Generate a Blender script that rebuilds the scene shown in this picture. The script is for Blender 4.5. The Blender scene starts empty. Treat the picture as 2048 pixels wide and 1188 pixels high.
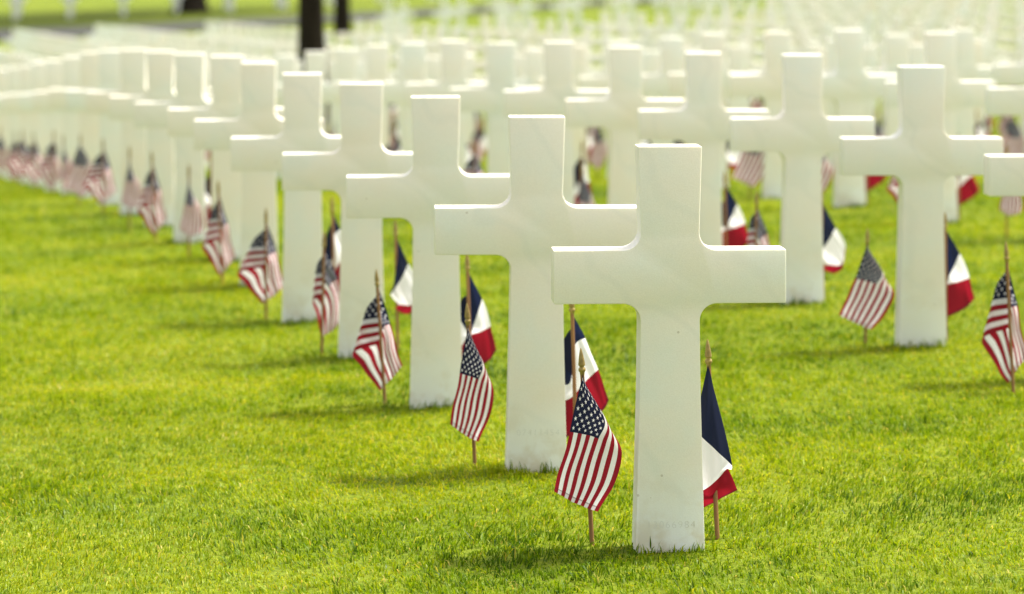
import bpy, bmesh, math, random
import numpy as np
from mathutils import Vector

R = math.radians
rng = np.random.default_rng(11)
random.seed(5)
scene = bpy.context.scene
col = scene.collection

# ------------------------------------------------------------------ camera
CAM_H = 1.488
F = 6000.0                         # focal length in photo pixels (2048 wide)
cam_d = bpy.data.cameras.new('camera')
cam = bpy.data.objects.new('camera', cam_d)
col.objects.link(cam)
cam.location = (0, 0, CAM_H)
cam.rotation_euler = (R(90), 0, 0)
cam_d.sensor_width = 36.0
cam_d.lens = 36.0 * F / 2048.0
cam_d.shift_y = -701.0 / 2048.0    # view camera front: verticals stay parallel
cam_d.clip_end = 3000.0
cam_d.dof.use_dof = True
cam_d.dof.focus_distance = 7.36
cam_d.dof.aperture_fstop = 3.2
scene.camera = cam

# ------------------------------------------------------------------ light
SUN_EL, SUN_AZ = 67.0, 66.0        # azimuth from +Y towards +X
world = bpy.data.worlds.new('World')
scene.world = world
world.use_nodes = True
wn = world.node_tree
wn.nodes.clear()
sky = wn.nodes.new('ShaderNodeTexSky')
sky.sky_type = 'NISHITA'
sky.sun_disc = False
sky.sun_elevation = R(SUN_EL)
sky.sun_rotation = R(SUN_AZ)
sky.dust_density = 4.0
sky.air_density = 1.0
sky.ozone_density = 0.6
bg = wn.nodes.new('ShaderNodeBackground')
bg.inputs['Strength'].default_value = 0.15
wo = wn.nodes.new('ShaderNodeOutputWorld')
haze_sky = wn.nodes.new('ShaderNodeHueSaturation')      # thin high cloud whitens the blue
haze_sky.inputs['Saturation'].default_value = 0.30
warm = wn.nodes.new('ShaderNodeMix'); warm.data_type = 'RGBA'; warm.blend_type = 'MULTIPLY'
warm.inputs[0].default_value = 1.0; warm.inputs[7].default_value = (1.02, 0.98, 0.93, 1)
wn.links.new(sky.outputs[0], haze_sky.inputs['Color'])
wn.links.new(haze_sky.outputs[0], warm.inputs[6])
wn.links.new(warm.outputs[2], bg.inputs[0])
wn.links.new(bg.outputs[0], wo.inputs[0])

sun_d = bpy.data.lights.new('sun', 'SUN')
sun_d.energy = 3.4
sun_d.angle = R(7.0)
sun_d.color = (1.0, 0.95, 0.86)
sun = bpy.data.objects.new('sun', sun_d)
col.objects.link(sun)
sd = Vector((math.sin(R(SUN_AZ)) * math.cos(R(SUN_EL)), math.cos(R(SUN_AZ)) * math.cos(R(SUN_EL)), math.sin(R(SUN_EL))))
sun.rotation_euler = sd.to_track_quat('Z', 'Y').to_euler()
sun.location = (20, 30, 40)

scene.view_settings.view_transform = 'Standard'
scene.view_settings.look = 'None'
scene.view_settings.gamma = 1.0
scene.view_settings.exposure = 1.27
scene.cycles.use_denoising = True
scene.cycles.max_bounces = 8
scene.cycles.diffuse_bounces = 4
scene.cycles.transmission_bounces = 4
scene.cycles.transparent_max_bounces = 6

# ------------------------------------------------------------------ helpers
def link_mesh(name, me, mats=None, parent=None):
    o = bpy.data.objects.new(name, me)
    col.objects.link(o)
    for m in (mats or []):
        if m.name not in [x.name for x in me.materials if x]:
            me.materials.append(m)
    if parent: o.parent = parent
    return o

def tag(o, label=None, cat=None, group=None, kind=None):
    if label: o['label'] = label
    if cat: o['category'] = cat
    if group: o['group'] = group
    if kind: o['kind'] = kind
    return o

def empty(name, loc, rot=(0, 0, 0)):
    o = bpy.data.objects.new(name, None)
    o.empty_display_size = 0.1
    col.objects.link(o)
    o.location = loc
    o.rotation_euler = rot
    return o

def np_mesh(name, verts, faces_flat, sizes):
    me = bpy.data.meshes.new(name)
    me.vertices.add(len(verts))
    me.vertices.foreach_set('co', np.ascontiguousarray(verts, dtype=np.float32).ravel())
    me.loops.add(len(faces_flat))
    me.loops.foreach_set('vertex_index', np.ascontiguousarray(faces_flat, dtype=np.int32))
    me.polygons.add(len(sizes))
    starts = np.concatenate(([0], np.cumsum(sizes)[:-1])).astype(np.int32)
    me.polygons.foreach_set('loop_start', starts)
    me.update(calc_edges=True)
    return me

def vnoise(x, y, seed=0):
    """value noise in 0..1"""
    x = np.asarray(x, float); y = np.asarray(y, float)
    r = np.random.default_rng(seed).random((256, 256))
    xi = np.floor(x).astype(int); yi = np.floor(y).astype(int)
    fx = x - xi; fy = y - yi
    fx = fx * fx * (3 - 2 * fx); fy = fy * fy * (3 - 2 * fy)
    a = r[xi % 256, yi % 256]; b = r[(xi + 1) % 256, yi % 256]
    c = r[xi % 256, (yi + 1) % 256]; d = r[(xi + 1) % 256, (yi + 1) % 256]
    return (a * (1 - fx) + b * fx) * (1 - fy) + (c * (1 - fx) + d * fx) * fy

# ------------------------------------------------------------------ terrain
Y0, DY = 7.38, 1.2                 # first cross and the step along a diagonal row
_i = np.array([-40, 0, 5, 6, 7, 8, 9, 10, 11, 12, 13, 15, 17.5, 22, 27, 34, 42, 55, 65, 75, 100, 150, 400, 1200])
_d = np.array([0, 0, 0, .005, .02, .04, .07, .11, .155, .225, .29, .41, .55, .74, .85, .90, .86, .75, .66, .58, .48, .40, .0, .0])
_ti = np.array([-40, 10, 15, 20, 30, 55, 75, 100, 200, 1200])
_t = np.array([.027, .027, .025, .03, .045, .07, .055, .035, .0, .0])
_g = np.arange(-40, 1200, 0.5)
_dg = np.interp(_g, _i, _d); _tg = np.interp(_g, _ti, _t)
_k = np.ones(7) / 7.0
_dg = np.convolve(np.pad(_dg, 3, 'edge'), _k, 'valid'); _tg = np.convolve(np.pad(_tg, 3, 'edge'), _k, 'valid')

BUMPS = [(.07, 8.43, .013), (-.244, 9.63, .012), (1.46, 10.68, .020), (1.16, 12.02, .016), (.387, 7.1, -.022), (1.95, 9.93, -.016)]
def ground_z(X, Y):
    X = np.asarray(X, float); Y = np.asarray(Y, float)
    i = (Y - Y0) / DY
    z = -np.interp(i, _g, _dg) + np.interp(i, _g, _tg) * 25 * np.tanh(X / 25.0)
    m = (vnoise(X * 1.3 + 40, Y * 1.3 + 9, 3) - .5) * .018 + (vnoise(X * 3.1 + 7, Y * 3.1 + 4, 4) - .5) * .012 + (vnoise(X * 9 + 2, Y * 9 + 6, 6) - .5) * .006
    for cx, cy, a in BUMPS: z = z + a * np.exp(-((X - cx) ** 2 + (Y - cy) ** 2) / 1.3)
    return z + m

# ------------------------------------------------------------------ node helpers
def new_mat(name):
    m = bpy.data.materials.new(name)
    m.use_nodes = True
    m.node_tree.nodes.clear()
    return m, m.node_tree

class NT:
    def __init__(s, t): s.t = t
    def n(s, typ, **kw):
        nd = s.t.nodes.new(typ)
        for k, v in kw.items(): setattr(nd, k, v)
        return nd
    def put(s, sock, v):
        if hasattr(v, 'is_output') or isinstance(v, bpy.types.NodeSocket): s.t.links.new(v, sock)
        else: sock.default_value = v
    def m(s, op, a, b=0.0, c=0.0):
        nd = s.n('ShaderNodeMath', operation=op)
        s.put(nd.inputs[0], a); s.put(nd.inputs[1], b); s.put(nd.inputs[2], c)
        return nd.outputs[0]
    def mix(s, f, a, b, bt='MIX'):
        nd = s.n('ShaderNodeMix', data_type='RGBA', blend_type=bt)
        s.put(nd.inputs[0], f)
        s.put(nd.inputs[6], a if not isinstance(a, tuple) else (*a[:3], 1)); s.put(nd.inputs[7], b if not isinstance(b, tuple) else (*b[:3], 1))
        return nd.outputs[2]
    def noise(s, vec, scale, detail=3, rough=.5):
        nd = s.n('ShaderNodeTexNoise')
        if vec is not None: s.t.links.new(vec, nd.inputs['Vector'])
        nd.inputs['Scale'].default_value = scale
        nd.inputs['Detail'].default_value = detail
        nd.inputs['Roughness'].default_value = rough
        return nd.outputs[0]
    def ramp(s, f, stops):
        nd = s.n('ShaderNodeValToRGB')
        s.t.links.new(f, nd.inputs[0])
        e = nd.color_ramp.elements
        while len(e) > 1: e.remove(e[-1])
        e[0].position = stops[0][0]; e[0].color = (*stops[0][1], 1) if isinstance(stops[0][1], tuple) else (*[stops[0][1]] * 3, 1)
        for p, c in stops[1:]:
            x = e.new(p); x.color = (*c, 1) if isinstance(c, tuple) else (c, c, c, 1)
        return nd.outputs[0]
    def out(s, sh):
        o = s.n('ShaderNodeOutputMaterial'); s.t.links.new(sh, o.inputs[0]); return o
    def pbsdf(s, colr, rough=.6, spec=.3, normal=None, **kw):
        p = s.n('ShaderNodeBsdfPrincipled')
        s.put(p.inputs['Base Color'], colr if not isinstance(colr, tuple) else (*colr, 1))
        s.put(p.inputs['Roughness'], rough)
        p.inputs['Specular IOR Level'].default_value = spec
        if normal is not None: s.t.links.new(normal, p.inputs['Normal'])
        for k, v in kw.items(): s.put(p.inputs[k], v)
        return p
    def bump(s, h, strength, dist):
        b = s.n('ShaderNodeBump')
        b.inputs['Strength'].default_value = strength; b.inputs['Distance'].default_value = dist
        s.t.links.new(h, b.inputs['Height'])
        return b.outputs[0]

# marble
def make_marble(name, tint=1.0):
    m, t = new_mat(name); N = NT(t)
    tc = N.n('ShaderNodeTexCoord'); oi = N.n('ShaderNodeObjectInfo')
    add = N.n('ShaderNodeVectorMath', operation='ADD')
    comb = N.n('ShaderNodeCombineXYZ')
    r = oi.outputs['Random']
    t.links.new(N.m('MULTIPLY', r, 37.0), comb.inputs[0]); t.links.new(N.m('MULTIPLY', r, 91.0), comb.inputs[2])
    t.links.new(tc.outputs['Object'], add.inputs[0]); t.links.new(comb.outputs[0], add.inputs[1])
    v = add.outputs[0]
    mott = N.noise(v, 4.0, 4, .6)
    fine = N.noise(v, 140.0, 3, .6)
    base = N.ramp(mott, [(.28, (.87, .80, .69)), (.5, (.85, .82, .73)), (.72, (.79, .82, .76))])
    hue = N.ramp(r, [(0, (.96, .98, .97)), (.5, (1, 1, 1)), (1, (1, .975, .93))])
    c = N.mix(1.0, base, hue, 'MULTIPLY')
    # fine grey veins
    wv = N.n('ShaderNodeTexWave', wave_type='BANDS', bands_direction='DIAGONAL')
    t.links.new(v, wv.inputs['Vector']); wv.inputs['Scale'].default_value = 1.6
    wv.inputs['Distortion'].default_value = 9.0; wv.inputs['Detail'].default_value = 3.0
    vein = N.ramp(wv.outputs['Fac'], [(.0, 1.0), (.035, 0.0), (1, 0.0)])
    c = N.mix(N.m('MULTIPLY', vein, .14), c, (.56, .60, .55))
    c = N.mix(N.m('MULTIPLY', fine, .16), c, (.62, .61, .52))
    grain = N.ramp(N.noise(v, 420.0, 2, .7), [(.35, 1.0), (.65, 0.0)])
    c = N.mix(N.m('MULTIPLY', grain, .20), c, (.55, .52, .42))
    # paler, cooler band and soil staining low on the stem, small pits
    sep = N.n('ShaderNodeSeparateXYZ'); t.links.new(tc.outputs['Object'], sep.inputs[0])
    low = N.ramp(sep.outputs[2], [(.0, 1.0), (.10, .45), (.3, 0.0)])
    low_pale = N.ramp(N.m('ADD', sep.outputs[2], N.m('MULTIPLY', N.noise(v, 7.0, 4, .6), .16)), [(.14, 1.0), (.30, 0.0)])
    c = N.mix(N.m('MULTIPLY', low_pale, .65), c, (.83, .88, .86))
    st = N.ramp(N.noise(v, 9.0, 4, .65), [(.50, 0.0), (.64, 1.0)])
    c = N.mix(N.m('MULTIPLY', N.m('MULTIPLY', low, st), .62), c, (.60, .52, .34))
    vor = N.n('ShaderNodeTexVoronoi'); t.links.new(v, vor.inputs['Vector']); vor.inputs['Scale'].default_value = 22.0
    pit = N.m('MULTIPLY', N.m('LESS_THAN', vor.outputs['Distance'], .07), N.m('GREATER_THAN', N.noise(v, 5.0, 1), .57))
    c = N.mix(N.m('MULTIPLY', pit, .5), c, (.35, .30, .22))
    # brightness painted into the marble colour: paler with distance
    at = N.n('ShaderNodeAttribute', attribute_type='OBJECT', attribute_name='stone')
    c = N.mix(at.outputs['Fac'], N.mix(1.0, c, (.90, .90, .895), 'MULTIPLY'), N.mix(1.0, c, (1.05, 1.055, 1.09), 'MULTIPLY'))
    if tint != 1.0: c = N.mix(1.0, c, (tint, tint, tint * .97), 'MULTIPLY')
    bmp = N.bump(N.noise(v, 300.0, 2, .6), .25, .0012)
    p = N.pbsdf(c, .48, .35, bmp)
    p.inputs['Subsurface Weight'].default_value = 0.12
    p.inputs['Subsurface Radius'].default_value = (.012, .010, .006)
    p.inputs['Subsurface Scale'].default_value = 1.0
    N.out(p.outputs[0])
    return m
MARBLE = make_marble('white_marble')
DIGIT_SHADE = make_marble('digit_shade_marble', .80)  # darker marble copy: shade of the cut digits put into the colour

# cloth shells
def cloth_out(N, c):
    tc = N.n('ShaderNodeUVMap')
    mp = N.n('ShaderNodeMapping'); N.t.links.new(tc.outputs[0], mp.inputs[0]); mp.inputs['Scale'].default_value = (420, 280, 1)
    w1 = N.noise(mp.outputs[0], 1.0, 2)
    c = N.mix(N.m('MULTIPLY', w1, .12), c, (.02, .015, .02))
    d = N.n('ShaderNodeBsdfDiffuse'); N.t.links.new(c, d.inputs[0])
    tr = N.n('ShaderNodeBsdfTranslucent'); N.t.links.new(c, tr.inputs[0])
    g = N.n('ShaderNodeBsdfGlossy'); g.inputs['Roughness'].default_value = .5
    mx = N.n('ShaderNodeMixShader'); mx.inputs[0].default_value = .58
    N.t.links.new(d.outputs[0], mx.inputs[1]); N.t.links.new(tr.outputs[0], mx.inputs[2])
    m2 = N.n('ShaderNodeMixShader'); m2.inputs[0].default_value = .012
    N.t.links.new(mx.outputs[0], m2.inputs[1]); N.t.links.new(g.outputs[0], m2.inputs[2])
    N.out(m2.outputs[0])

RED, WHITE, NAVY = (.31, .010, .024), (.90, .89, .92), (.006, .010, .042)
def make_us():
    m, t = new_mat('stars_and_stripes_cloth'); N = NT(t)
    uv = N.n('ShaderNodeUVMap'); sep = N.n('ShaderNodeSeparateXYZ'); t.links.new(uv.outputs[0], sep.inputs[0])
    u, v = sep.outputs[0], sep.outputs[1]
    odd = N.m('MODULO', N.m('FLOOR', N.m('MULTIPLY', v, 12.999)), 2.0)
    c = N.mix(odd, RED, WHITE)
    inc = N.m('MULTIPLY', N.m('LESS_THAN', u, .4), N.m('LESS_THAN', v, 7 / 13))
    X = N.m('MULTIPLY', u, 30.0); Yv = N.m('MULTIPLY', v, 130 / 7)
    def lattice(off):
        px = N.m('SUBTRACT', N.m('FRACT', N.m('MULTIPLY', N.m('SUBTRACT', X, off), .5)), .5)
        py = N.m('SUBTRACT', .5, N.m('FRACT', N.m('MULTIPLY', N.m('SUBTRACT', Yv, off), .5)))
        px = N.m('MULTIPLY', px, 2.0); py = N.m('MULTIPLY', py, 2.15)
        r = N.m('SQRT', N.m('ADD', N.m('MULTIPLY', px, px), N.m('MULTIPLY', py, py)))
        a = N.m('ADD', N.m('ARCTAN2', px, py), math.pi * 3)          # 0 at the top point
        f = N.m('ABSOLUTE', N.m('SUBTRACT', N.m('MODULO', N.m('ADD', a, math.pi / 5 - math.pi), 2 * math.pi / 5), math.pi / 5))
        edge = N.m('MULTIPLY', r, N.m('COSINE', N.m('SUBTRACT', R(72), f)))
        return N.m('LESS_THAN', edge, .309 * .54)
    sA = lattice(0.0)
    inB = N.m('MULTIPLY', N.m('MULTIPLY', N.m('GREATER_THAN', X, 1.0), N.m('LESS_THAN', X, 11.0)),
              N.m('MULTIPLY', N.m('GREATER_THAN', Yv, 1.0), N.m('LESS_THAN', Yv, 9.0)))
    sB = N.m('MULTIPLY', lattice(1.0), inB)
    star = N.m('MAXIMUM', sA, sB)
    cant = N.mix(star, NAVY, WHITE)
    c = N.mix(inc, c, cant)
    # stitched hem on the fly end
    hem = N.m('MULTIPLY', N.m('GREATER_THAN', u, .955), N.m('LESS_THAN', u, .965))
    c = N.mix(N.m('MULTIPLY', hem, .6), c, (.12, .02, .03))
    hem2 = N.m('GREATER_THAN', u, .965)
    c = N.mix(N.m('MULTIPLY', hem2, .22), c, (.12, .02, .03))
    cloth_out(N, c)
    return m
def make_fr():
    m, t = new_mat('tricolour_cloth'); N = NT(t)
    uv = N.n('ShaderNodeUVMap'); sep = N.n('ShaderNodeSeparateXYZ'); t.links.new(uv.outputs[0], sep.inputs[0])
    u = sep.outputs[0]
    c = N.mix(N.m('GREATER_THAN', u, .345), (.010, .016, .050), WHITE)
    c = N.mix(N.m('GREATER_THAN', u, .67), c, (.26, .006, .018))
    hem = N.m('GREATER_THAN', u, .975)
    c = N.mix(N.m('MULTIPLY', hem, .7), c, (.10, .01, .02))
    cloth_out(N, c)
    return m
US, FR = make_us(), make_fr()

def make_wood():
    m, t = new_mat('stained_dowel_wood'); N = NT(t)
    tc = N.n('ShaderNodeTexCoord'); mp = N.n('ShaderNodeMapping'); t.links.new(tc.outputs['Object'], mp.inputs[0]); mp.inputs['Scale'].default_value = (160, 160, 9)
    g = N.noise(mp.outputs[0], 1.0, 3)
    c = N.ramp(g, [(.3, (.16, .075, .028)), (.7, (.30, .16, .065))])
    p = N.pbsdf(c, .5, .35); N.out(p.outputs[0]); return m
def make_gold():
    m, t = new_mat('gold_painted_finial'); N = NT(t)
    tc = N.n('ShaderNodeTexCoord')
    c = N.ramp(N.noise(tc.outputs['Object'], 90.0, 3), [(.3, (.20, .14, .04)), (.7, (.34, .25, .08))])
    p = N.pbsdf(c, .38, .5); p.inputs['Metallic'].default_value = .35; N.out(p.outputs[0]); return m
WOOD, GOLD = make_wood(), make_gold()

def make_grass():
    m, t = new_mat('grass_blades'); N = NT(t)
    at = N.n('ShaderNodeAttribute', attribute_name='tone')
    sep = N.n('ShaderNodeSeparateColor'); t.links.new(at.outputs['Color'], sep.inputs[0])
    c = N.ramp(sep.outputs[0], [(.0, (.032, .080, .003)), (.28, (.125, .215, .003)), (.60, (.262, .325, .004)), (.86, (.38, .38, .014)), (1.0, (.46, .38, .10))])
    d = N.n('ShaderNodeBsdfDiffuse'); t.links.new(c, d.inputs[0])
    tr = N.n('ShaderNodeBsdfTranslucent')
    t.links.new(N.mix(1.0, c, (1.25, 1.15, .6), 'MULTIPLY'), tr.inputs[0])
    g = N.n('ShaderNodeBsdfGlossy'); g.inputs['Roughness'].default_value = .42; g.inputs['Color'].default_value = (.9, .95, .8, 1)
    mx = N.n('ShaderNodeMixShader'); mx.inputs[0].default_value = .45
    t.links.new(d.outputs[0], mx.inputs[1]); t.links.new(tr.outputs[0], mx.inputs[2])
    m2 = N.n('ShaderNodeMixShader'); m2.inputs[0].default_value = .012
    t.links.new(mx.outputs[0], m2.inputs[1]); t.links.new(g.outputs[0], m2.inputs[2])
    N.out(m2.outputs[0]); return m
GRASS = make_grass()

def make_lawn():
    m, t = new_mat('lawn_soil_and_turf'); N = NT(t)
    tc = N.n('ShaderNodeTexCoord'); v = tc.outputs['Object']
    a = N.noise(v, .35, 4, .6); b = N.noise(v, 2.3, 4, .6); f = N.noise(v, 45.0, 3, .7)
    c = N.ramp(a, [(.3, (.085, .125, .008)), (.5, (.14, .175, .010)), (.7, (.205, .22, .012))])
    c2 = N.ramp(b, [(.3, (.07, .115, .008)), (.55, (.135, .175, .010)), (.75, (.21, .22, .015))])
    c = N.mix(.5, c, c2)
    c = N.mix(N.m('MULTIPLY', N.ramp(f, [(.4, 1.0), (.6, 0.0)]), .45), c, (.03, .055, .008))
    bmp = N.bump(f, .6, .02)
    p = N.pbsdf(c, .9, .1, bmp); N.out(p.outputs[0]); return m
LAWN = make_lawn()

# ------------------------------------------------------------------ ground sheet
def build_ground():
    xs = np.concatenate([-np.geomspace(9, 700, 40)[::-1], np.arange(-8.9, 9, .12), np.geomspace(9, 700, 40)])
    ys = np.concatenate([np.arange(-3, 4, .5), np.arange(4, 18, .10), np.arange(18, 60, .4), np.geomspace(60, 1400, 120)])
    X, Y = np.meshgrid(xs, ys)
    Z = ground_z(X, Y)
    nx, ny = len(xs), len(ys)
    V = np.stack([X, Y, Z], -1).reshape(-1, 3)
    ii, jj = np.meshgrid(np.arange(nx - 1), np.arange(ny - 1))
    a = (jj * nx + ii).ravel()
    Fc = np.stack([a, a + 1, a + nx + 1, a + nx], -1).ravel()
    me = np_mesh('lawn', V, Fc, np.full(len(a), 4))
    me.polygons.foreach_set('use_smooth', np.ones(len(a), bool))
    o = link_mesh('lawn', me, [LAWN]); tag(o, kind='structure')
build_ground()

# ------------------------------------------------------------------ the grid of graves
LAT_A = {0: .387, 1: .067, 2: -.244, 3: -.549, 4: -.841, 5: -1.132}
DEP = {(0, 1): 8.43, (0, 2): 9.63, (0, 3): 10.91, (0, 4): 12.05, (1, 2): 9.93, (1, 3): 10.68, (1, 4): 12.02}
LAT = {(1, 2): 1.863, (1, 3): 1.461, (1, 4): 1.164, (1, 5): .849, (1, 6): .547, (1, 7): .244, (1, 8): -.059, (1, 9): -.351,
       (1, 10): -.637, (1, 11): -.915, (1, 12): -1.2, (2, 7): 2.244, (2, 8): 1.904, (2, 9): 1.602, (2, 10): 1.30}
def cross_pos(j, i):
    jx = random.Random(j * 1000 + i)
    x = LAT.get((j, i), LAT_A[i] if (j == 0 and i in LAT_A) else (.387 - .3 * i + 2.0 * j + .02 * (1 if j == 0 and i > 5 else 0)) + jx.uniform(-.012, .012))
    y = DEP.get((j, i), Y0 + DY * i - .1 * (j > 0) + jx.uniform(-.015, .015))
    return x, y


# ------------------------------------------------------------------ grass blades (one uncountable mass)
def build_grass():
    Xs, Ys = [], []
    base, k = 13000.0, 2.5
    ylo = 6.3
    edges = np.concatenate([np.arange(ylo, 12, .25), np.geomspace(12, 70, 40)])
    for y0, y1 in zip(edges[:-1], edges[1:]):
        ym = .5 * (y0 + y1)
        hw = 1090 / F * ym + .25
        d = base * min(1.0, (9.0 / ym)) ** k
        n = int(d * 2 * hw * (y1 - y0))
        Xs.append(rng.uniform(-hw, hw, n)); Ys.append(rng.uniform(y0, y1, n))
        m = int(d * .55 * 4.0 * (y1 - y0))                        # the lawn goes on past both sides of the view
        sgn = np.where(rng.random(m) < .5, -1.0, 1.0)
        Xs.append(sgn * (hw + 2.0 * rng.random(m) ** 1.3)); Ys.append(rng.uniform(y0, y1, m))
    feet = 0
    for j in range(3):
        for i in range(0, 9):
            cx, cy = cross_pos(j, i)
            if abs(cx / cy) > .19: continue
            m = 170
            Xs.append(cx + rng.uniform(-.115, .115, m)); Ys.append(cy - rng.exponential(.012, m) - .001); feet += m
    X = np.concatenate(Xs); Y = np.concatenate(Ys)
    n = len(X)
    foot = np.zeros(n, bool); foot[n - feet:] = True
    far = np.maximum(1.0, Y / 9.0)
    big = vnoise(X * .8 + 11, Y * .8 + 3, 21); med = vnoise(X * 3.2 + 5, Y * 3.2 + 8, 22); sm = vnoise(X * 11, Y * 11, 23)
    tuft = vnoise(X * 26, Y * 26, 25)
    L = (.006 + .022 * tuft * (.35 + sm) * (.5 + .8 * med) + .009 * rng.random(n)) * (1 + .12 * (far - 1))
    tall = rng.random(n) < .02
    L[tall] *= 1.7
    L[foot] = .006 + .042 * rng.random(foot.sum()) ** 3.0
    W = (.0011 + .0011 * rng.random(n)) * far ** .85
    az = rng.uniform(0, 2 * math.pi, n)
    # mown lean wanders over the lawn
    la = vnoise(X * .9 + 31, Y * .9, 24) * 9 + rng.normal(0, 1.3, n)
    lean = np.abs(rng.normal(.85, .5, n)) * L
    lean[foot] *= .4
    dx, dy = np.cos(la) * lean, np.sin(la) * lean
    Zb = ground_z(X, Y) - .003
    wx, wy = np.cos(az) * W, np.sin(az) * W
    V = np.empty((n, 5, 3), np.float32)
    V[:, 0] = np.stack([X - wx, Y - wy, Zb], -1)
    V[:, 1] = np.stack([X + wx, Y + wy, Zb], -1)
    mx, my, mz = X + dx * .36, Y + dy * .36, Zb + L * .62
    V[:, 2] = np.stack([mx + wx * .8, my + wy * .8, mz], -1)
    V[:, 3] = np.stack([mx - wx * .8, my - wy * .8, mz], -1)
    V[:, 4] = np.stack([X + dx, Y + dy, Zb + L * np.maximum(.55, 1.05 - .35 * lean / L)], -1)
    b = (np.arange(n) * 5)[:, None]
    faces = np.concatenate([b + [0, 1, 2, 3], b + [3, 2, 4]], 1).astype(np.int32).ravel()
    sizes = np.tile([4, 3], n)
    me = np_mesh('grass', V.reshape(-1, 3), faces, sizes)
    patch = vnoise(X * 1.7 + 3, Y * 3.2 + 17, 26)
    tone = -.12 + .32 * big + .30 * patch + .20 * (1 - med) + .26 * (1 - tuft) + rng.normal(0, .17, n)
    dry = rng.random(n) < .035
    tone[dry] = rng.uniform(.85, 1.0, dry.sum())
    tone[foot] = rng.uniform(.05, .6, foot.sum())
    tone = np.clip(tone, 0, 1)
    at = me.attributes.new('tone', 'FLOAT_COLOR', 'POINT')
    c = np.ones((n, 5, 4), np.float32)
    c[:, :, 0] = tone[:, None]; c[:, :, 1] = rng.random(n)[:, None]
    at.data.foreach_set('color', c.ravel())
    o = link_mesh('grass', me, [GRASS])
    tag(o, 'short bright green mown grass blades covering the cemetery lawn', 'grass', kind='stuff')
build_grass()

# ------------------------------------------------------------------ crosses
T = .098                           # stone thickness
def cross_outline():
    half = [(.0735, .6125 - .045)]
    P = []
    def arc(cx, cz, r, a0, a1, n=9):
        for k in range(n + 1):
            a = R(a0 + (a1 - a0) * k / n)
            P.append((cx + r * math.cos(a), cz + r * math.sin(a)))
    P.append((.0865, -.14)); P.append((.0860, 0.0)); P.append((.0755, .40))
    arc(.0735 + .043, .6125 - .043, .043, 180, 90)
    P.append((.2878, .6125)); P.append((.2878, .7450))
    arc(.0725 + .043, .7450 + .043, .043, 270, 180)
    P.append((.0790, 1.0))
    return P
def cross_mesh(chamfer=.0042):
    Rt = cross_outline()
    pts = Rt + [(-x, z) for x, z in reversed(Rt)]
    bm = bmesh.new()
    fr = [bm.verts.new((x, -T / 2, z)) for x, z in pts]
    bk = [bm.verts.new((x, T / 2, z)) for x, z in pts]
    bm.faces.new(fr); bm.faces.new(list(reversed(bk)))
    n = len(pts)
    for k in range(n):
        bm.faces.new((fr[k], bk[k], bk[(k + 1) % n], fr[(k + 1) % n]))
    bmesh.ops.recalc_face_normals(bm, faces=bm.faces)
    ed = [e for e in bm.edges if abs(e.verts[0].co.y - e.verts[1].co.y) < 1e-6]
    co = [e for e in bm.edges if abs(e.verts[0].co.y - e.verts[1].co.y) > 1e-6 and e.calc_face_angle(0) > R(50)]
    bmesh.ops.bevel(bm, geom=ed + co, offset=chamfer, segments=2, profile=.6, affect='EDGES', clamp_overlap=True)
    me = bpy.data.meshes.new('marble_cross')
    bm.to_mesh(me); bm.free()
    me.polygons.foreach_set('use_smooth', np.ones(len(me.polygons), bool))
    try: me.set_sharp_from_angle(angle=R(28))
    except Exception: pass
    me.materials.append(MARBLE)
    return me
CROSS = cross_mesh()

ORD = ['first', 'second', 'third', 'fourth', 'fifth', 'sixth', 'seventh', 'eighth', 'ninth', 'tenth', 'eleventh', 'twelfth',
       'thirteenth', 'fourteenth', 'fifteenth', 'sixteenth', 'seventeenth', 'eighteenth', 'nineteenth', 'twentieth'] + \
      ['%d%s' % (n, {1: 'st', 2: 'nd', 3: 'rd'}.get(n % 10, 'th')) for n in range(21, 80)]

TREES = [(-2.66, 39.8), (-4.8, 85.0)]
spots = []
for j in range(0, 24):
    last = {4: 51, 5: 45, 6: 43, 7: 42, 8: 42, 9: 44, 10: 48, 11: 54}.get(j, 55 if j <= 4 else min(92, 55 + 6 * (j - 10)))
    for i in range(0, last + 1):
        x, y = cross_pos(j, i)
        px = 1024 + F * x / y
        half = F * .29 / y
        if px < -half or px > 2048 + half: continue
        z = float(ground_z(x, y))
        top = -107 + F * (CAM_H - z - 1.0) / y
        if top + 107 < 0 or top > 1200 or top < -F * 1.05 / y: continue
        if any(abs(x - a) < .6 and abs(y - b) < .6 for a, b in TREES): continue
        spots.append((y, j, i, x, z))
spots.sort()
near, far = spots[:300], spots[300:]
first_i = {}
for y, j, i, x, z in spots: first_i[j] = min(first_i.get(j, 999), i)
rank_of = {(j, i): i - first_i[j] for y, j, i, x, z in spots}

def cross_label(j, i):
    n = rank_of[(j, i)]
    if (j, i) == (0, 0): return 'frontmost white marble cross in sharp focus, number 13066984 cut low on its stem'
    if (j, i) == (0, 1): return 'white marble cross just behind the frontmost one, faint number 07411454 on its stem'
    if (j, i) == (1, 2): return 'white marble cross cut off by the right edge, only its left arm in view'
    if i > 26: return 'small blurred white cross packed into the far rows of the cemetery'
    return 'white marble cross, %s from the front in the %s diagonal row from the left' % (ORD[n], ORD[j])

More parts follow.
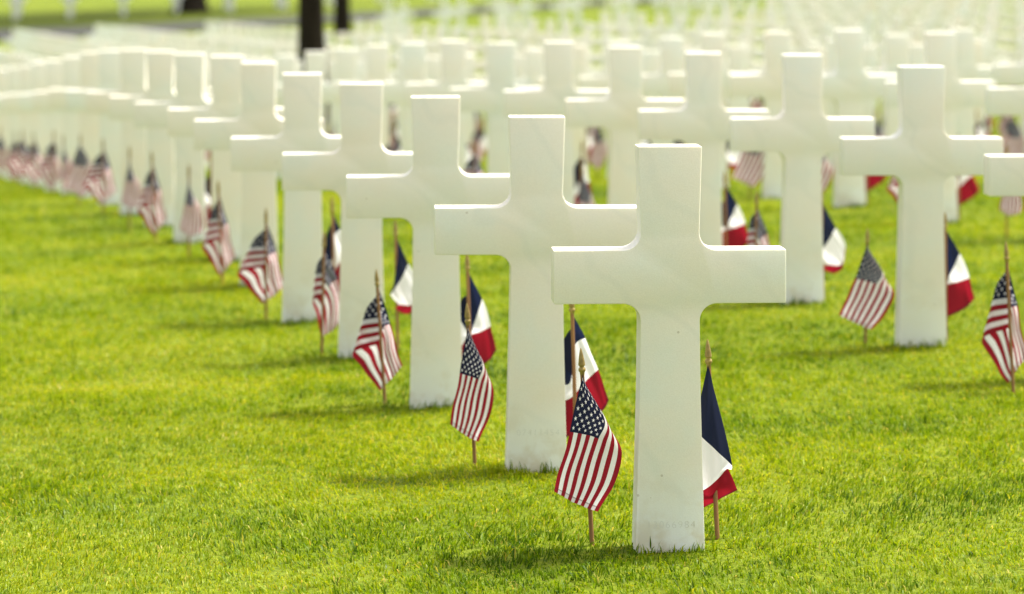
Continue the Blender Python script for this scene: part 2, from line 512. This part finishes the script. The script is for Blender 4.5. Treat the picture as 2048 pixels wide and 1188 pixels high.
crosses = {}
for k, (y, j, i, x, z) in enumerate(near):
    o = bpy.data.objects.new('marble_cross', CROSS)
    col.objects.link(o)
    jx = random.Random(j * 77 + i * 13)
    o.location = (x, y + T / 2, z)
    o.rotation_euler = (R(jx.uniform(-.25, .25)), R(jx.uniform(-.3, .3)), R({(0, 1): 2.4, (0, 2): 2.2}.get((j, i), 2.7 + jx.uniform(-.8, .8))))
    if (j, i) == (0, 0): o.rotation_euler = (0, 0, R(3.2))
    o['stone'] = float(np.clip((i - 1 + 1.5 * j) / 11.0 + jx.uniform(-.12, .12), 0, 1)) if i else 0.0  # far-row brightening carried as a paler marble colour
    tag(o, cross_label(j, i), 'grave cross', 'white marble crosses in diagonal rows')
    crosses[(j, i)] = o

def far_cross_mass():
    # simple eight-cornered stones for the crosses beyond the nearest three hundred
    Rt = [(.0865, -.1), (.0735, .58), (.098, .6125), (.2878, .6125), (.2878, .745), (.098, .745), (.0725, .78), (.079, 1.0)]
    pts = np.array(Rt + [(-x, z) for x, z in reversed(Rt)]); n = len(pts)
    V, Fc, S = [], [], []
    extra = []
    for r in range(3):                                            # the next plot, across the road
        for q in range(26):
            xx = -20.5 + 1.99 * q - .35 * r; yy = 111.5 + .25 * q + 2.6 * r
            extra.append((yy, 99, q, xx, float(ground_z(xx, yy))))
    for xx, yy in [(-3.0, 73), (-2.75, 76), (-1.65, 73.5), (-1.3, 77), (-.1, 72), (.35, 75), (-.35, 78), (1.25, 73), (1.7, 77), (2.6, 74), (3.1, 78), (3.9, 72), (4.4, 76), (5.2, 74)]:
        extra.append((yy, 98, 0, xx, float(ground_z(xx, yy))))    # the loose ends of rows in front of the road
    for (y, j, i, x, z) in far + extra:
        b = len(V)
        for s in (-1, 1):
            for px, pz in pts: V.append((x + px, y + s * T / 2, z + pz))
        Fc += [b + q for q in range(n)] + [b + n + q for q in reversed(range(n))]; S += [n, n]
        for q in range(n):
            Fc += [b + q, b + n + q, b + n + (q + 1) % n, b + (q + 1) % n]; S.append(4)
    me = np_mesh('far_crosses', np.array(V), np.array(Fc), np.array(S))
    me.polygons.foreach_set('use_smooth', np.zeros(len(S), bool))
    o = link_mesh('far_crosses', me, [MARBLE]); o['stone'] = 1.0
    tag(o, 'mass of tiny blurred white crosses filling the farthest rows', 'crosses', kind='stuff')
far_cross_mass()

def number(txt, parent, size, cx, cz):
    cu = bpy.data.curves.new('number', 'FONT')
    cu.body = txt; cu.size = size; cu.align_x = 'CENTER'; cu.extrude = .0002; cu.space_character = 1.22; cu.offset = -.0006
    o = bpy.data.objects.new('tmp', cu); col.objects.link(o)
    dg = bpy.context.evaluated_depsgraph_get()
    me = bpy.data.meshes.new_from_object(o.evaluated_get(dg))
    bpy.data.objects.remove(o)
    t = link_mesh('engraved_number', me, [DIGIT_SHADE], parent)
    me.materials.clear(); me.materials.append(DIGIT_SHADE)
    t.location = (cx, -T / 2 - .0001, cz); t.rotation_euler = (R(90), 0, 0)
number('13066984', crosses[(0, 0)], .0255, .002, .060)
number('07411454', crosses[(0, 1)], .0255, .004, .105)

# ------------------------------------------------------------------ flags
def spline_w(ks, t):
    """weights of a non-uniform cubic Hermite through knots ks, evaluated at t"""
    ks = np.asarray(ks, float); n = len(ks)
    I = np.eye(n); m = np.zeros((n, n))
    for a in range(n):
        lo, hi = max(a - 1, 0), min(a + 1, n - 1)
        m[a] = (I[hi] - I[lo]) / (ks[hi] - ks[lo])
    W = np.zeros((len(t), n))
    for r, x in enumerate(t):
        a = int(min(max(np.searchsorted(ks, x, 'right') - 1, 0), n - 2))
        h = ks[a + 1] - ks[a]; s = (x - ks[a]) / h
        W[r] = (2*s**3 - 3*s**2 + 1) * I[a] + (s**3 - 2*s**2 + s) * h * m[a] + (-2*s**3 + 3*s**2) * I[a + 1] + (s**3 - s**2) * h * m[a + 1]
    return W

POLE = .49
TOPZ = POLE - .060                 # where the cloth is tied
def cloth_mesh(name, us, vs, net, px, shear, mat, nu=44, nv=34, seed=0, sx=1.0, dz=1.0, ripple=.0029):
    """net[v][u] = (x px right, y px down, depth cm); px = size of a cross in pixels where it was measured"""
    A = np.zeros((len(vs), len(us), 3))
    for a in range(len(vs)):
        for b in range(len(us)):
            x, d, dep = net[a][b]
            A[a, b] = ((x - shear * d) / px * sx, dep / 100.0, -d / px * dz)
    tu = np.linspace(0, 1, nu); tv = np.linspace(0, 1, nv)
    P = np.einsum('ia,abk,jb->ijk', spline_w(vs, tv), A, spline_w(us, tu))
    r = np.random.default_rng(seed); ph = r.uniform(0, 6.28, 4)
    U, Vv = np.meshgrid(tu, tv)
    fade = np.clip(U * 3, 0, 1)
    P[..., 1] += fade * ripple * (np.sin(Vv * 11 + U * 3 + ph[0]) + .7 * np.sin(Vv * 19 - U * 5 + ph[1]) + .6 * np.sin(U * 9 + Vv * 4 + ph[2]))
    P[..., 0] += fade * ripple * .5 * np.sin(U * 13 + Vv * 5 + ph[3])
    P[..., 2] += TOPZ
    ii, jj = np.meshgrid(np.arange(nu - 1), np.arange(nv - 1)); a = (jj * nu + ii).ravel()
    Fc = np.stack([a, a + 1, a + nu + 1, a + nu], -1)
    me = np_mesh(name, P.reshape(-1, 3), Fc.ravel(), np.full(len(a), 4))
    uvl = me.uv_layers.new(name='UVMap')
    uv = np.stack([U.ravel(), Vv.ravel()], -1)[Fc.ravel()]
    uvl.data.foreach_set('uv', uv.astype(np.float32).ravel())
    me.polygons.foreach_set('use_smooth', np.ones(len(a), bool))
    me.materials.append(mat)
    return me

u5 = [0, .2, .4, .7, 1]
U1 = dict(us=u5, vs=[0, .5, 1], px=813, shear=.058, net=[
    [(2, 0, -.8), (-13, 55, -2), (-25, 113, -3), (-43, 175, -3), (-58, 233, -2.6)],
    [(3, 20, .5), (43, 90, -1.6), (27, 128, -3.4), (9, 192, -3.8), (-14, 258, -3.2)],
    [(8, 60, .8), (58, 122, .6), (81, 164, -1.4), (64, 222, -2.6), (32, 279, -2.4)]])
U2 = dict(us=u5, vs=[0, .28, .54, 1], px=560, shear=.067, net=[
    [(0, 0, .8), (15, 42, 2.2), (27, 80, 3.2), (36, 123, 3.6), (50, 165, 3.2)],
    [(1, 22, .8), (-17, 42, 1.8), (14, 84, 3.8), (26, 134, 4.0), (39, 178, 3.6)],
    [(4, 64, .8), (-30, 70, 1.3), (5, 99, 4.0), (16, 146, 4.2), (29, 190, 3.8)],
    [(7, 116, .8), (-50, 132, 1.2), (-32, 163, 3.0), (-12, 192, 3.4), (6, 213, 3.0)]])
U3 = dict(us=u5, vs=[0, .5, 1], px=813, shear=.0, net=[
    [(0, 0, -.8), (-6, 55, -2), (-14, 113, -3), (-26, 175, -3), (-36, 225, -2.6)],
    [(4, 60, .5), (20, 84, -1.5), (18, 128, -3.4), (10, 192, -3.8), (6, 248, -3.2)],
    [(8, 130, .8), (40, 118, .6), (56, 152, -1.4), (62, 205, -2.6), (58, 236, -2.4)]])
U4 = dict(us=u5, vs=[0, .28, .54, 1], px=505, shear=-.02, net=[
    [(0, 0, .8), (14, 34, 2.2), (26, 66, 3.0), (34, 105, 3.4), (40, 145, 3.2)],
    [(0, 20, .8), (-11, 34, 1.6), (17, 70, 3.2), (27, 114, 3.6), (28, 156, 3.4)],
    [(0, 52, .8), (-18, 58, 1.1), (10, 82, 3.2), (20, 125, 3.8), (16, 168, 3.4)],
    [(0, 100, .8), (-22, 108, .9), (-16, 135, 2.4), (-10, 165, 3.0), (-8, 182, 2.8)]])
F1 = dict(us=[0, .17, .345, .67, 1], vs=[0, .5, 1], px=813, shear=.05, net=[
    [(-2, 0, -.6), (-16, 55, -1.8), (-34, 120, -2.4), (-38, 262, -2.0), (-32, 300, 1.6)],
    [(4, 20, -.4), (4, 84, -2.4), (6, 160, -3.2), (4, 236, -2.6), (8, 280, 2.4)],
    [(9, 44, .2), (30, 124, -.8), (45, 202, -1.4), (39, 210, 1.0), (60, 257, 2.4)]])
F2 = dict(us=[0, .16, .345, .67, 1], vs=[0, .4, .7, 1], px=712, shear=.03, net=[
    [(0, 0, .7), (13, 27, 1.6), (27, 54, 2.2), (53, 120, 2.8), (76, 183, 2.6)],
    [(1, 50, .7), (-10, 44, 2.2), (6, 72, 3.0), (33, 138, 3.4), (62, 204, 3.0)],
    [(2, 90, .7), (-25, 75, 1.6), (-3, 142, 2.6), (2, 174, 3.2), (22, 235, 2.8)],
    [(3, 130, .7), (-26, 108, .8), (-24, 146, 1.0), (-21, 182, 1.8), (-14, 258, 1.8)]])
F3 = dict(us=[0, .345, .67, 1], vs=[0, .5, 1], px=550, shear=.02, net=[
    [(0, 0, .6), (27, 56, -1.2), (46, 100, -1.4), (40, 152, -.6)],
    [(-1, 50, .4), (10, 88, -2.4), (38, 138, -2.8), (22, 160, -1.2)],
    [(-2, 95, .2), (-9, 117, -1.6), (6, 139, -2.0), (-2, 148, -.8)]])
F4 = dict(us=[0, .16, .345, .67, 1], vs=[0, .4, .7, 1], px=615, shear=.03, net=[
    [(0, 0, .7), (15, 30, 1.6), (30, 60, 2.2), (48, 118, 2.8), (58, 166, 2.6)],
    [(1, 40, .7), (5, 55, 2.2), (12, 112, 3.0), (27, 128, 3.4), (44, 188, 3.0)],
    [(2, 75, .7), (-13, 60, 1.6), (4, 130, 2.6), (1, 137, 3.2), (16, 206, 2.8)],
    [(3, 106, .7), (-15, 82, .8), (-15, 100, 1.0), (-15, 158, 1.8), (-12, 220, 1.8)]])
CL = {}
for nm, dct, mat, kw in [('U1', U1, US, {}), ('U2', U2, US, {}), ('U3', U3, US, {}), ('U4', U4, US, {}),
                         ('U2w', U2, US, dict(sx=1.18, dz=.95, seed=8)), ('U1w', U1, US, dict(sx=1.3, dz=1.05, seed=9)), ('U1n', U1, US, dict(sx=.78, dz=1.02, seed=4)), ('U2n', U2, US, dict(sx=.85, dz=1.05, seed=5)),
                         ('F1', F1, FR, {}), ('F2', F2, FR, {}), ('F3', F3, FR, {}), ('F2n', F2, FR, dict(sx=.8, seed=3)), ('F2w', F2, FR, dict(sx=1.2, seed=6)), ('F4', F4, FR, {}), ('F4w', F4, FR, dict(sx=1.3, seed=2)), ('F3w', F3, FR, dict(sx=1.25, dz=1.08, seed=7))]:
    k2 = dict(seed=hash(nm) % 7 if False else len(CL)); k2.update(kw)
    CL[nm] = cloth_mesh('cloth', dct['us'], dct['vs'], dct['net'], dct['px'], dct['shear'], mat, **k2)

def lathe(name, prof, mat, n=14):
    bm = bmesh.new(); rings = []
    for r, z in prof:
        rings.append([bm.verts.new((r * math.cos(2 * math.pi * k / n), r * math.sin(2 * math.pi * k / n), z)) for k in range(n)])
    for a, b in zip(rings[:-1], rings[1:]):
        for k in range(n): bm.faces.new((a[k], a[(k + 1) % n], b[(k + 1) % n], b[k]))
    bm.faces.new(list(reversed(rings[0]))); bm.faces.new(rings[-1])
    me = bpy.data.meshes.new(name); bm.to_mesh(me); bm.free()
    me.polygons.foreach_set('use_smooth', np.ones(len(me.polygons), bool))
    try: me.set_sharp_from_angle(angle=R(40))
    except Exception: pass
    me.materials.append(mat); return me
POLE_ME = lathe('pole', [(.0058, -.06), (.0056, .2), (.0054, POLE - .055)], WOOD, 12)
FIN = POLE - .058
FINIAL_ME = lathe('finial', [(.0058, FIN - .006), (.0062, FIN), (.0086, FIN + .003), (.0092, FIN + .007), (.0080, FIN + .011), (.0060, FIN + .013),
                             (.0060, FIN + .015), (.0086, FIN + .018), (.0082, FIN + .024), (.0055, FIN + .042), (.0026, FIN + .056), (.0008, FIN + .061)], GOLD)
LEAN = {'U1': .058, 'U2': .067, 'U3': .0, 'U4': -.02, 'U1n': .05, 'U2n': .05, 'U1w': -.02, 'U2w': .0, 'F1': .05, 'F2': .03, 'F3': .02, 'F2n': .03, 'F2w': .02, 'F4': .03, 'F4w': .01, 'F3w': .02}

def flag(kind, base, pose, label, scale=1.0, yaw=0.0, lean=None):
    name = 'american_flag' if kind == 'US' else 'french_flag'
    ln = LEAN[pose] if lean is None else lean
    root = empty(name, base, (0, -math.atan(ln), R(yaw)))
    root.scale = (scale,) * 3
    tag(root, label, 'flag', 'small American flags planted by the crosses' if kind == 'US' else 'small French flags planted by the crosses')
    for nm, me in (('cloth', CL[pose]), ('pole', POLE_ME), ('finial', FINIAL_ME)):
        o = bpy.data.objects.new(nm, me); col.objects.link(o); o.parent = root
    return root

# poses and offsets seen in the photo: (row, place): (pose, dx, scale)
USP = {(0, 0): ('U1', -.187, 1.0), (0, 1): ('U1n', -.172, .95), (0, 2): ('U2', -.167, .90), (0, 3): ('U4', -.150, .93), (0, 4): ('U2w', -.157, .93),
       (0, 5): ('U2n', -.17, .95), (0, 6): ('U3', -.20, .95), (0, 7): ('U2n', -.19, .98), (0, 8): ('U3', -.18, .95), (0, 9): ('U2w', -.2, .95), (0, 10): ('U1w', -.22, .95),
       (1, 6): ('U1n', -.185, .92), (2, 9): ('U1w', -.16, 1.0), (2, 6): ('U3', -.18, .95),
       (1, 2): ('U2n', -.188, 1.0), (1, 3): ('U1w', -.19, .86), (1, 4): ('U4', -.184, .92)}
FRP = {(0, 0): ('F1', .128, 1.02), (0, 1): ('F2', .118, 1.0), (0, 2): ('F4', .112, .98), (0, 3): ('F3', .13, .98), (0, 4): ('F2n', .125, 1.0),
       (1, 3): ('F4w', .105, .95), (1, 4): ('F3w', .10, .92), (1, 5): ('F4w', .11, .95), (2, 7): ('F2w', .11, .95), (2, 8): ('F2w', .11, .95), (2, 10): ('F3w', .11, 1.0)}
YAW = {(0, 0): 0}
def where(j, i):
    n = rank_of[(j, i)]
    if (j, i) == (0, 0): return 'the frontmost cross'
    if (j, i) == (1, 2): return 'the cross cut by the right edge'
    return 'the %s cross, %s diagonal row from left' % (ORD[n], ORD[j])
for (y, j, i, x, z) in near:
    if i > 34: continue
    jx = random.Random(j * 31 + i * 7 + 1)
    p = USP.get((j, i), (jx.choice(['U1', 'U2', 'U1w', 'U2w', 'U1n', 'U2n', 'U3']), -.17 + jx.uniform(-.03, .03), jx.uniform(.86, 1.0)))
    bx, by = x + p[1], y + .11 + jx.uniform(-.02, .03)
    if (j, i) == (1, 2): bx, by = 1.618, 9.68                     # this one stands a little forward of its cross
    yaw = 0 if (j, i) in USP else jx.uniform(-18, 18)
    lean = None if (j, i) in USP else jx.uniform(-.05, .07)
    s = 'far ' if i > 20 else ''
    flag('US', (bx, by, float(ground_z(bx, by))), p[0], 'small American flag left of ' + where(j, i), p[2], yaw, lean)
    p = FRP.get((j, i), (jx.choice(['F1', 'F2', 'F3', 'F2n', 'F4', 'F4w']), .11 + jx.uniform(-.03, .03), jx.uniform(.9, 1.0)))
    bx, by = x + p[1], y + .11 + jx.uniform(-.02, .04)
    yaw = 0 if (j, i) in FRP else jx.uniform(-35, 35)
    flag('FR', (bx, by, float(ground_z(bx, by))), p[0], 'small French flag right of ' + where(j, i), p[2], yaw, lean)

# ------------------------------------------------------------------ road behind the plot
def make_asphalt():
    m, t = new_mat('grey_asphalt'); N = NT(t)
    tc = N.n('ShaderNodeTexCoord')
    c = N.ramp(N.noise(tc.outputs['Object'], 3.0, 5, .7), [(.3, (.028, .029, .031)), (.7, (.05, .05, .05))])
    p = N.pbsdf(c, .85, .2); N.out(p.outputs[0]); return m
def strip(name, pts, halfw, lift, mat):
    V, Fc = [], []
    nseg = len(pts); m = 9
    for k, (x, y) in enumerate(pts):
        for q in range(m):
            w = -halfw + 2 * halfw * q / (m - 1)
            V.append((x, y + w, float(ground_z(x, y + w)) + lift))
    for k in range(nseg - 1):
        for q in range(m - 1):
            a = k * m + q; Fc += [a, a + m, a + m + 1, a + 1]
    me = np_mesh(name, np.array(V), np.array(Fc), np.full(len(Fc) // 4, 4))
    o = link_mesh(name, me, [mat]); return o
road = strip('road', [(x, 96.5 + .2 * (x + 16)) for x in np.arange(-70, 60, 1.0)], 4.2, .05, make_asphalt())
tag(road, kind='structure')

# ------------------------------------------------------------------ trees
def make_bark():
    m, t = new_mat('dark_bark'); N = NT(t)
    tc = N.n('ShaderNodeTexCoord'); mp = N.n('ShaderNodeMapping'); t.links.new(tc.outputs['Object'], mp.inputs[0]); mp.inputs['Scale'].default_value = (14, 14, 2.2)
    g = N.noise(mp.outputs[0], 1.0, 5, .7)
    c = N.ramp(g, [(.3, (.009, .007, .005)), (.7, (.028, .022, .015))])
    p = N.pbsdf(c, .95, .1, N.bump(g, .8, .04)); N.out(p.outputs[0]); return m
def make_leaf():
    m, t = new_mat('tree_leaves'); N = NT(t)
    tc = N.n('ShaderNodeTexCoord')
    c = N.ramp(N.noise(tc.outputs['Object'], 1.2, 3), [(.3, (.035, .075, .012)), (.7, (.075, .12, .02))])
    d = N.n('ShaderNodeBsdfDiffuse'); t.links.new(c, d.inputs[0])
    tr = N.n('ShaderNodeBsdfTranslucent'); t.links.new(c, tr.inputs[0])
    mx = N.n('ShaderNodeMixShader'); mx.inputs[0].default_value = .35
    t.links.new(d.outputs[0], mx.inputs[1]); t.links.new(tr.outputs[0], mx.inputs[2]); N.out(mx.outputs[0]); return m
BARK, LEAF = make_bark(), make_leaf()
def tree(x, y, r0, flare, hgt, crown_z, crown_r, label, seed, lean=0.0):
    rr = random.Random(seed); g = np.random.default_rng(seed)
    z = float(ground_z(x, y))
    root = tag(empty('tree', (x, y, z)), label, 'tree', 'dark trees at the back of the cemetery')
    bm = bmesh.new()
    def limb(p0, p1, ra, rb, n=12, segs=8, fl=0.0):
        rings = []
        for s in range(segs + 1):
            t = s / segs
            c = Vector(p0).lerp(Vector(p1), t)
            rad = ra + (rb - ra) * t
            if fl: rad += fl * math.exp(-t * hgt / .42)
            ax = (Vector(p1) - Vector(p0)).normalized()
            u = ax.orthogonal().normalized(); w = ax.cross(u)
            rings.append([bm.verts.new(c + (u * math.cos(6.2832 * k / n) + w * math.sin(6.2832 * k / n)) * rad *
                          (1 + .07 * math.sin(3 * 6.2832 * k / n + seed + s * .4))) for k in range(n)])
        for a, b in zip(rings[:-1], rings[1:]):
            for k in range(n): bm.faces.new((a[k], a[(k + 1) % n], b[(k + 1) % n], b[k]))
        bm.faces.new(list(reversed(rings[0]))); bm.faces.new(rings[-1])
    limb((0, 0, -.25), (lean * hgt, 0, hgt), r0, r0 * .62, 16, 40, flare)
    top = Vector((lean * hgt, 0, hgt - .1))
    tips = []
    for k in range(9):
        a = k * 2.4 + rr.uniform(-.3, .3); e = rr.uniform(.35, 1.1)
        ln = crown_r * rr.uniform(.6, .95)
        p1 = top + Vector((math.cos(a) * math.cos(e), math.sin(a) * math.cos(e), math.sin(e))) * ln
        limb(top - Vector((0, 0, rr.uniform(0, .8))), p1, r0 * .38, r0 * .08, 7, 5)
        tips.append(p1)
    me = bpy.data.meshes.new('trunk'); bm.to_mesh(me); bm.free()
    me.polygons.foreach_set('use_smooth', np.ones(len(me.polygons), bool))
    link_mesh('trunk', me, [BARK], root)
    # crown: leaf faces clustered about many boughs
    nb = 60
    d = g.normal(size=(nb, 3)); d /= np.linalg.norm(d, axis=1)[:, None]
    ctr = d * (crown_r * g.uniform(.35, 1.0, nb) ** .6)[:, None] * [1, 1, .75] + [lean * hgt, 0, crown_z]
    n = int(9000 * max(1, crown_r / 5.0) ** 1.6)
    pick = g.integers(0, nb, n)
    P = ctr[pick] + g.normal(size=(n, 3)) * crown_r * .15
    a = g.normal(size=(n, 3)); a /= np.linalg.norm(a, axis=1)[:, None]
    b = np.cross(a, g.normal(size=(n, 3))); b /= np.linalg.norm(b, axis=1)[:, None]
    s = g.uniform(.13, .24, n)[:, None]
    V = np.stack([P - a * s, P + b * s * .5, P + a * s, P - b * s * .5], 1).reshape(-1, 3)
    me = np_mesh('crown', V, np.arange(n * 4), np.full(n, 4))
    link_mesh('crown', me, [LEAF], root)
    return root
tree(-2.66, 39.8, .178, .30, 9.5, 11.5, 2.6, 'tall dark tree trunk rising among the crosses left of centre', 3)
tree(-4.8, 85.0, .23, .08, 8.0, 11.0, 4.0, 'thinner grey-black trunk before the road, right of the tall dark trunk', 5)
tree(-12.1, 113.0, .52, .42, 8.5, 12.5, 9.5, 'thick dark trunk with flared foot on the grass beyond the road', 8)
